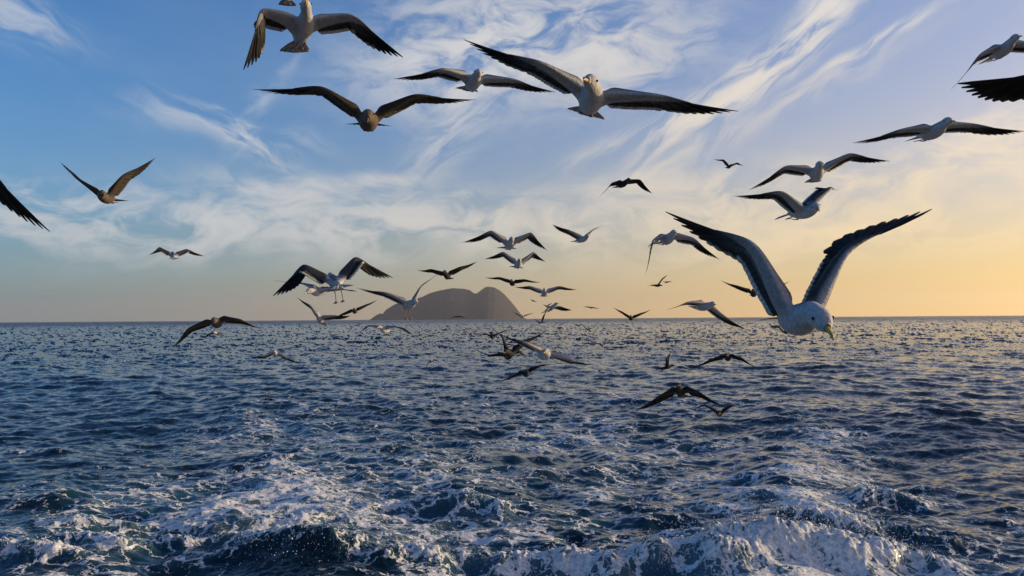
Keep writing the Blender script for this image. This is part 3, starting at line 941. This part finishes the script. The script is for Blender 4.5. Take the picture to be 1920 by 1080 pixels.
# where each gull flies: place, (heading, pitch, bank), left wing and right wing (inner rise, inner sweep, outer rise, outer sweep), plumage, detail, label
GULLS = [
    ((-1.259, 4.809, 6.258), (-66.3, 4.6, 5.6), (-4, 31, -41, -5), (-3, 32, -71, -1), 'adult', 0,
     'large white gull at the top edge, one drooping wing lit golden underneath', {'fan': 24, 'head': (-5, -10), 'tw': ((14, 16), (12, 42))}),
    ((-2.048, 7.246, 7.494), (-76.8, -2.6, 0.0), (12, 29, -7, -8), (-2, 34, -16, -10), 'adult', 1,
     'gull cut off by the top edge, only its belly and tail showing', {}),
    ((-0.819, 4.58, 5.64), (-80.6, -10.4, -0.6), (28, 20, -1, -19), (33, 13, -5, -12), 'brown', 0,
     'brown gull flying head-on with pale bill, wings arched wide in blue sky', {'fan': 46, 'head': (12, 0), 'tw': (11, 15)}),
    ((-0.297, 6.217, 6.343), (-78.2, -7.4, -6.4), (3, 21, -5, -13), (-2, 32, -20, -11), 'adult', 0,
     'white gull gliding between the brown gull and the long-winged gull, level wings', {'fan': 24}),
    ((0.376, 3.744, 5.52), (-91.8, -4.7, -16.9), (10, 17, 6, -8), (6, 33, 2, -10), 'adult', 0,
     'largest gliding white gull in the upper sky, wings sloping down to the right', {'fan': 26, 'head': (0, -18), 'tw': (13, 14)}),
    ((4.544, 7.338, 6.945), (-94.4, 0.2, 17.0), (-23, -2, -26, -16), (-8, 20, -38, -23), 'adult', 0,
     'white gull cut by the right edge, left wing hanging straight down', {'fan': 16}),
    ((2.545, 3.371, 5.412), (-87.4, 18.6, 2.0), (14, -10, -9, -1), (15, -5, -4, -5), 'dark', 0,
     'near black ragged wing reaching in from the right edge, body out of view', {}),
    ((3.319, 6.285, 5.948), (-89.8, -2.6, 12.0), (-11, -8, -25, 15), (5, 14, -3, -10), 'adult', 0,
     'grey gull gliding with level wings beside the right edge, over yellow cloud', {'fan': 16}),
    ((2.74, 7.168, 5.775), (-104.5, 1.4, 2.4), (23, 22, -13, -23), (7, 27, -29, -13), 'adult', 0,
     'gull with arched wings directly above the side-on gull with open far wing', {'fan': 16}),
    ((2.411, 6.602, 5.365), (-74.6, -1.0, 22.8), (15, -8, -19, -44), (55, 5, 17, -31), 'adult', 0,
     'white gull in profile with hooked bill and folded far wing tip', {'fan': 14, 'head': (4, -28), 'tw': ((-18, -12), (13, 18))}),
    ((0.977, 2.751, 4.496), (-94.2, -0.3, 2.8), (57, -19, 19, -18), (67, -4, 29, -39), 'adult', 0,
     'biggest nearest white gull with both wings raised in front of the sea horizon', {'fan': 16, 'head': (24, 4), 'tw': ((-15, -12), (14, 22))}),
    ((1.719, 8.857, 5.366), (-83.5, 2.6, 3.8), (-26, 46, -41, -9), (-20, 39, -76, -10), 'adult', 0,
     "gull with drooping wings half hidden behind the biggest gull's left wing", {'fan': 14}),
    ((2.04, 14.665, 6.951), (-69.3, 1.5, 8.0), (-2, 18, -47, -13), (-4, 17, -42, -15), 'dark', 1,
     'dark silhouetted gull with drooping wings alone in mid sky', {'fan': 12}),
    ((7.651, 28.058, 9.776), (-89.6, -4.1, -10.0), (37, -6, -8, -36), (41, 1, -5, -24), 'dark', 2,
     'tiny dark gull high in blue sky above the arched-wing gull', {}),
    ((-2.341, 3.063, 5.226), (-85.6, 2.1, -18.0), (-7, -20, -33, -14), (-27, -30, -43, -17), 'brown', 0,
     'dark feathered wing reaching down from the left edge, body out of view', {'tw': (30, 42)}),
    ((-4.19, 8.278, 5.777), (-83.3, -3.6, 1.7), (48, 10, 35, -29), (40, 12, 38, -37), 'brown', 0,
     'mottled brown gull with black tail and raised wings at the left', {'fan': 38, 'head': (6, 28), 'tw': ((14, 16), (8, 6))}),
    ((-1.534, 6.979, 4.822), (111.0, 8.9, -11.4), (42, 22, -37, -7), (37, 22, -41, -10), 'adult', 0,
     'white gull with sunlit body, slate wings with black tips and dangling legs', {'fan': 34, 'dangle': True, 'tw': (28, 46)}),
    ((-2.395, 9.981, 4.859), (-107.9, -10.1, -14.6), (17, -13, 11, 34), (-3, -31, -4, 22), 'adult', 1,
     'pale gull heading left partly hidden behind the gull with dangling legs and slate wings', {}),
    ((-3.978, 16.636, 4.516), (-92.3, 20.0, -12.0), (10, 18, 13, -9), (44, 16, 19, -5), 'adult', 1,
     'white bodied gull low over the horizon left of the island, wings in a wide V', {}),
    ((-4.165, 21.249, 4.716), (-81.9, 4.6, 3.7), (23, 15, 20, -10), (-19, 19, -18, -25), 'dark', 1,
     'thin dark gull tilted up to the right just left of the island', {}),
    ((-1.239, 9.617, 4.676), (-63.9, -1.2, 2.2), (55, -26, 29, -19), (27, -12, 12, -32), 'adult', 0,
     'gull with raised thin wings and hanging legs in front of the island', {'dangle': True}),
    ((-2.439, 15.409, 4.293), (-106.8, 6.2, 1.2), (4, 14, -27, -8), (12, 16, -28, -16), 'adult', 1,
     "black and white gull with arched wings over water below the island's left end", {'tw': (-6, -8)}),
    ((-1.248, 15.419, 5.327), (-95.1, 6.8, 4.6), (18, 23, 16, -18), (22, 17, 7, -35), 'dark', 1,
     "small gull with curved wings just above the island's left slope", {}),
    ((-0.029, 9.912, 5.41), (-83.4, 2.0, -3.5), (29, 32, -37, -39), (26, 28, -26, -14), 'adult', 1,
     'upper of two grey gulls with arched black-tipped wings above the island', {'fan': 40, 'tw': (14, 26)}),
    ((0.097, 12.834, 5.36), (-85.2, 3.4, -7.0), (47, 8, -23, -49), (30, 6, -25, -38), 'adult', 1,
     'lower of two grey gulls with arched black-tipped wings above the island', {'fan': 36, 'tw': (14, 26)}),
    ((1.322, 15.055, 5.979), (-61.6, 2.1, 3.5), (35, -7, 18, -20), (31, -11, 19, -9), 'adult', 1,
     'small gull in profile flying right above the island, wings raised', {'head': (0, -20)}),
    ((0.003, 18.425, 5.307), (-94.8, 3.9, -3.8), (13, 13, -7, -13), (17, 14, -3, -17), 'dark', 1,
     "dark gull with shallow wings gliding just over the island's peak", {}),
    ((0.625, 15.612, 4.983), (-90.7, 6.8, -0.4), (20, 14, -9, -15), (20, 12, 3, -36), 'adult', 1,
     "grey gull with shallow arched wings right of the island's peak", {}),
    ((2.005, 75.218, 6.124), (-142.4, 8.8, -9.4), (-7, 4, -2, -2), (8, 2, 9, -12), 'dark', 2,
     'speck of a gull below the grey glider right of the island', {}),
    ((0.946, 19.92, 4.744), (-50.9, 18.6, 11.8), (-10, -10, -33, 7), (-24, 2, -43, 1), 'adult', 1,
     'small gull right of the island with one wing hanging and lit pale', {}),
    ((3.368, 78.293, 5.624), (-108.8, 21.9, 2.1), (46, 5, 26, -19), (38, -5, 41, -35), 'dark', 2,
     'tiny V-winged gull touching the gull with the pale hanging wing', {}),
    ((0.546, 42.369, 4.583), (-87.4, 6.2, -4.3), (26, 15, 20, -17), (18, 23, 26, -40), 'adult', 2,
     "tiny white-bodied gull in a V at the island's right foot", {}),
    ((5.418, 55.166, 5.192), (-103.3, 3.2, -5.9), (-2, 9, -5, -20), (3, 11, -4, -28), 'dark', 2,
     'flat-winged speck of a gull in the yellow sky just above the horizon', {}),
    ((3.608, 24.454, 4.478), (-100.1, 7.5, -2.7), (26, 12, 25, -21), (33, 12, 27, -22), 'dark', 1,
     'dark V-shaped gull crossing the horizon line in the middle right', {}),
    ((6.23, 34.491, 5.874), (-55.0, -7.0, 18.2), (28, -7, 26, 12), (15, -9, 14, 6), 'dark', 2,
     'small tick-shaped gull with one wing up in yellow sky', {}),
    ((14.5, 75.117, 7.786), (-54.6, 8.8, 2.1), (4, -1, -3, 1), (5, 3, -2, 5), 'dark', 2,
     'faint speck of a gull right of the tick-shaped gull', {}),
    ((2.666, 11.209, 4.649), (-74.4, -0.0, -16.7), (-25, 15, -12, 0), (-13, 13, -34, 4), 'adult', 1,
     'white gull sliding down to the right over the horizon, left of the biggest gull', {'fan': 14}),
    ((4.269, 14.201, 4.91), (-107.2, 2.7, 0.1), (10, 27, 19, -12), (22, 25, 22, -27), 'dark', 1,
     "gull crossed by the biggest gull's raised left wing, low in yellow sky", {}),
    ((-3.312, 9.014, 4.474), (-75.3, 2.5, 14.5), (-20, 30, -38, -43), (-7, 14, -34, -37), 'brown', 0,
     'dark brown gull flying low over the left horizon, broad drooping wings', {'fan': 24, 'head': (10, 0)}),
    ((-10.08, 27.495, 4.058), (-94.2, 2.1, -10.8), (-12, 0, -44, -17), (-24, -3, -39, -22), 'adult', 2,
     'small gull with white edged wings just under the low brown gull', {}),
    ((-5.347, 18.177, 3.732), (-78.5, 9.9, -11.1), (-22, 16, -11, -14), (-40, 22, -10, -28), 'adult', 1,
     'white headed gull low over dark water, one dark wing trailing to the right', {}),
    ((-3.922, 39.455, 2.461), (-94.3, 1.4, 13.8), (-22, 20, -46, -17), (-30, 14, -53, -11), 'adult', 2,
     'small gull with a white curved wing over water below the island', {}),
    ((-0.021, 11.339, 4.02), (-105.0, -1.3, 4.3), (31, 28, 20, -17), (93, 37, 35, -35), 'dark', 1,
     'black gull with steeply raised wings in the tangle of gulls below the island', {}),
    ((-0.062, 12.453, 3.93), (-99.8, -7.0, 9.8), (6, 48, -77, -69), (9, 19, 30, -25), 'dark', 1,
     'dark gull under the tangle with one long crooked wing to the left', {}),
    ((-1.212, 23.404, 4.058), (-76.5, -12.8, -8.8), (3, 17, 2, -24), (27, 24, -32, -36), 'adult', 2,
     'small gull with a bright white head left of the tangled gulls', {}),
    ((-0.649, 25.631, 3.945), (-83.5, -23.6, 4.8), (29, 16, 6, -23), (43, 34, -38, -48), 'dark', 2,
     'small dark gull at the upper left of the tangled gulls', {}),
    ((0.325, 8.345, 4.126), (-82.4, -0.7, -16.0), (-4, 18, 4, -32), (9, 33, 2, -43), 'adult', 1,
     'white gull at the right of the tangle, long wings sloping down right', {'head': (0, -20)}),
    ((0.21, 12.862, 3.63), (-84.5, -4.3, 9.9), (20, 31, -8, -15), (-9, 27, -9, -9), 'dark', 1,
     'dark gull skimming the wake below the tangle, wings tilted up to the right', {}),
    ((4.991, 83.768, 1.403), (-93.2, 2.4, -12.0), (1, 12, 17, -15), (9, 15, 33, -26), 'dark', 2,
     'small dark check-mark gull right of the tangled gulls, over water', {}),
    ((6.597, 61.18, 0.487), (-96.5, -11.3, 1.2), (27, 24, -11, -31), (32, 25, -24, -40), 'dark', 2,
     'tiny dark gull at the wing tip of the white gull in the tangle', {}),
    ((3.278, 32.386, 3.448), (-71.5, 7.5, 17.3), (-16, -31, -27, -40), (26, -2, -6, -23), 'adult', 2,
     'left of two overlapping gulls over water right of the tangle', {}),
    ((4.051, 36.289, 3.248), (-88.1, -3.5, 4.7), (33, 14, -15, -11), (46, 33, -34, -40), 'adult', 2,
     'right of two overlapping gulls over water right of the tangle', {}),
    ((6.149, 74.658, 3.779), (-103.8, 8.1, -4.9), (27, 13, -28, -22), (27, 12, 0, -22), 'dark', 2,
     'uppermost left gull of the tiny flock below the horizon', {}),
    ((6.545, 70.097, 3.489), (-88.0, 7.3, -8.6), (29, 12, 4, -19), (37, 14, 29, -23), 'dark', 2,
     'gull with raised wings in the middle of the tiny flock below the horizon', {}),
    ((7.567, 85.854, 2.573), (-98.2, -2.9, 3.7), (19, 12, 11, -16), (33, 15, -36, -27), 'adult', 2,
     'lowest left gull of the tiny flock below the horizon', {}),
    ((8.975, 89.448, 2.675), (-90.1, 7.0, 11.4), (31, 12, 12, -20), (16, 12, -17, -20), 'dark', 2,
     'lower right gull of the tiny flock below the horizon', {}),
    ((4.962, 26.069, 2.881), (10.0, 8.2, -18.3), (-3, -8, 3, 3), (30, -7, 28, 2), 'dark', 2,
     'gull seen as one upright dark wing over the water at the right', {}),
    ((4.014, 15.032, 3.741), (-108.2, 6.8, 9.1), (-25, 27, -42, -33), (-7, 19, -16, -7), 'dark', 1,
     'dark gull with arched wings over water below the biggest gull', {}),
    ((2.064, 9.906, 3.585), (-107.7, 15.0, 2.7), (-25, 44, -30, -19), (-34, 38, -29, -6), 'dark', 1,
     'black gull with long drooping wings low over the wake at the right', {}),
    ((3.659, 14.304, 2.802), (-107.4, -2.1, -0.4), (41, 27, -33, -51), (32, 14, -28, -19), 'dark', 1,
     'lowest black gull over the wake, under the long drooping-winged gull', {}),
    ((-6.75, 15.989, 5.785), (117.0, 11.5, -0.4), (31, 25, -33, -52), (24, 23, -21, -19), 'adult', 1,
     'small gull with white sunlit body and dark arched wings alone at left', {'fan': 30, 'tw': (20, 25)}),
    ((-3.592, 53.211, 4.628), (-84.8, 0.9, 3.2), (-11, 12, -24, -30), (-3, 10, -20, -21), 'dark', 2,
     'small dark gull at the foot of the island in its middle', {}),
    ((2.292, 67.588, 4.123), (-97.4, 11.5, -11.9), (22, 10, -5, -19), (20, 11, 41, -27), 'dark', 2,
     'tiny dark V-shaped gull below the pale hanging wing, over water', {}),
    ((-12.182, 40.695, 0.497), (-121.8, 8.1, -6.8), (-14, -1, -22, 1), (-6, 0, -26, -12), 'dark', 2,
     'small dark gull just above the dark water left of the wake', {}),
    ((-25.992, 54.222, 1.805), (-96.5, -3.4, -10.5), (-17, -1, -30, -19), (-46, -7, -7, -22), 'adult', 2,
     'tiny white-bodied gull far left over dark water', {}),
    ((-15.451, 66.157, 0.875), (-89.6, -1.5, -4.0), (-17, 11, -30, -20), (-25, 12, 0, -21), 'adult', 2,
     'tiny white-bodied gull over water below the gull with the wide V wings', {}),
]
for pos, ypr, lw, rw, kind, lod, label, extra in GULLS:
    build_gull(pos, ypr, lw, rw, kind, label, 'gulls following the boat', lod, **extra)


# ------------------------------------------------------------------ haze over the water
def build_haze():
    x0, x1, y0, y1, z0, z1 = -9500, 9500, -9500, 9500, -3.0, 240.0
    V = [(x, y, z) for z in (z0, z1) for y in (y0, y1) for x in (x0, x1)]
    F = [(0, 2, 3, 1), (4, 5, 7, 6), (0, 1, 5, 4), (2, 6, 7, 3), (0, 4, 6, 2), (1, 3, 7, 5)]
    me = bpy.data.meshes.new('haze'); me.from_pydata(V, [], F)
    m, N = new_mat('sea_haze')
    v = N.n.new('ShaderNodeVolumePrincipled')
    v.inputs['Color'].default_value = (0.88, 0.87, 0.86, 1)
    v.inputs['Density'].default_value = HAZE
    v.inputs['Anisotropy'].default_value = 0.5
    N.l.new(v.outputs[0], N.out.inputs['Volume'])
    me.materials.append(m)
    o = bpy.data.objects.new('haze', me)
    COL.objects.link(o)
    o['kind'] = 'stuff'


HAZE = 6.5e-5
build_haze()


# ------------------------------------------------------------------ spray thrown off the breaking crests
def build_spray():
    r = np.random.default_rng(21)
    ico = np.array([(0, 0, 1), (.894, 0, .447), (.276, .851, .447), (-.724, .526, .447), (-.724, -.526, .447), (.276, -.851, .447),
                    (.724, .526, -.447), (-.276, .851, -.447), (-.894, 0, -.447), (-.276, -.851, -.447), (.724, -.526, -.447), (0, 0, -1)])
    tri = np.array([(0, 1, 2), (0, 2, 3), (0, 3, 4), (0, 4, 5), (0, 5, 1), (1, 6, 2), (2, 7, 3), (3, 8, 4), (4, 9, 5), (5, 10, 1),
                    (6, 7, 2), (7, 8, 3), (8, 9, 4), (9, 10, 5), (10, 6, 1), (11, 7, 6), (11, 8, 7), (11, 9, 8), (11, 10, 9), (11, 6, 10)])
    V = []; F = []
    for (cx, cy, ln, wd, ht, tilt, fo) in CRESTS:
        n = int((1500 if cx > 3 else 450) * fo ** 3 * ln * ht)
        t = math.radians(tilt)
        u = r.normal(size=n) * .55; v = r.normal(size=n) * .45
        x = cx + u * ln * math.cos(t) - v * wd * math.sin(t)
        y = cy + u * ln * math.sin(t) + v * wd * math.cos(t)
        h, sx, sy, dx, dy = sea_fields(x, y, np.hypot(x, y))[:5]
        lift = np.abs(r.normal(size=n)) ** 1.4 * (.24 if cx > 3 else .14) * (0.4 + ht) * np.exp(-u * u)
        size = .003 + .006 * r.random(n) ** 3 + (r.random(n) < .05) * .006
        for i in range(n):
            o = len(V) * 12
            st = np.array([1, 1, 1 + r.random() * .8])
            V.append(ico * size[i] * st + np.array([x[i] + dx[i], y[i] + dy[i], h[i] + lift[i] + .01]))
            F.append(tri + o)
    V = np.concatenate(V); F = np.concatenate(F)
    me = bpy.data.meshes.new('spray_droplets')
    me.from_pydata(V.tolist(), [], F.tolist())
    me.polygons.foreach_set('use_smooth', np.ones(len(F), dtype=bool))
    m, N = new_mat('spray_water')
    tc = N.n.new('ShaderNodeTexCoord').outputs['Object']
    c = N.mix(N.noise(tc, 30.0, 2, 0.5), (0.62, 0.66, 0.70), (0.82, 0.83, 0.84))
    b = principled(N, c, 0.2, 0.6)
    N.l.new(b.outputs[0], N.out.inputs['Surface'])
    me.materials.append(m)
    o = bpy.data.objects.new('spray_droplets', me)
    COL.objects.link(o)
    o['kind'] = 'stuff'


build_spray()
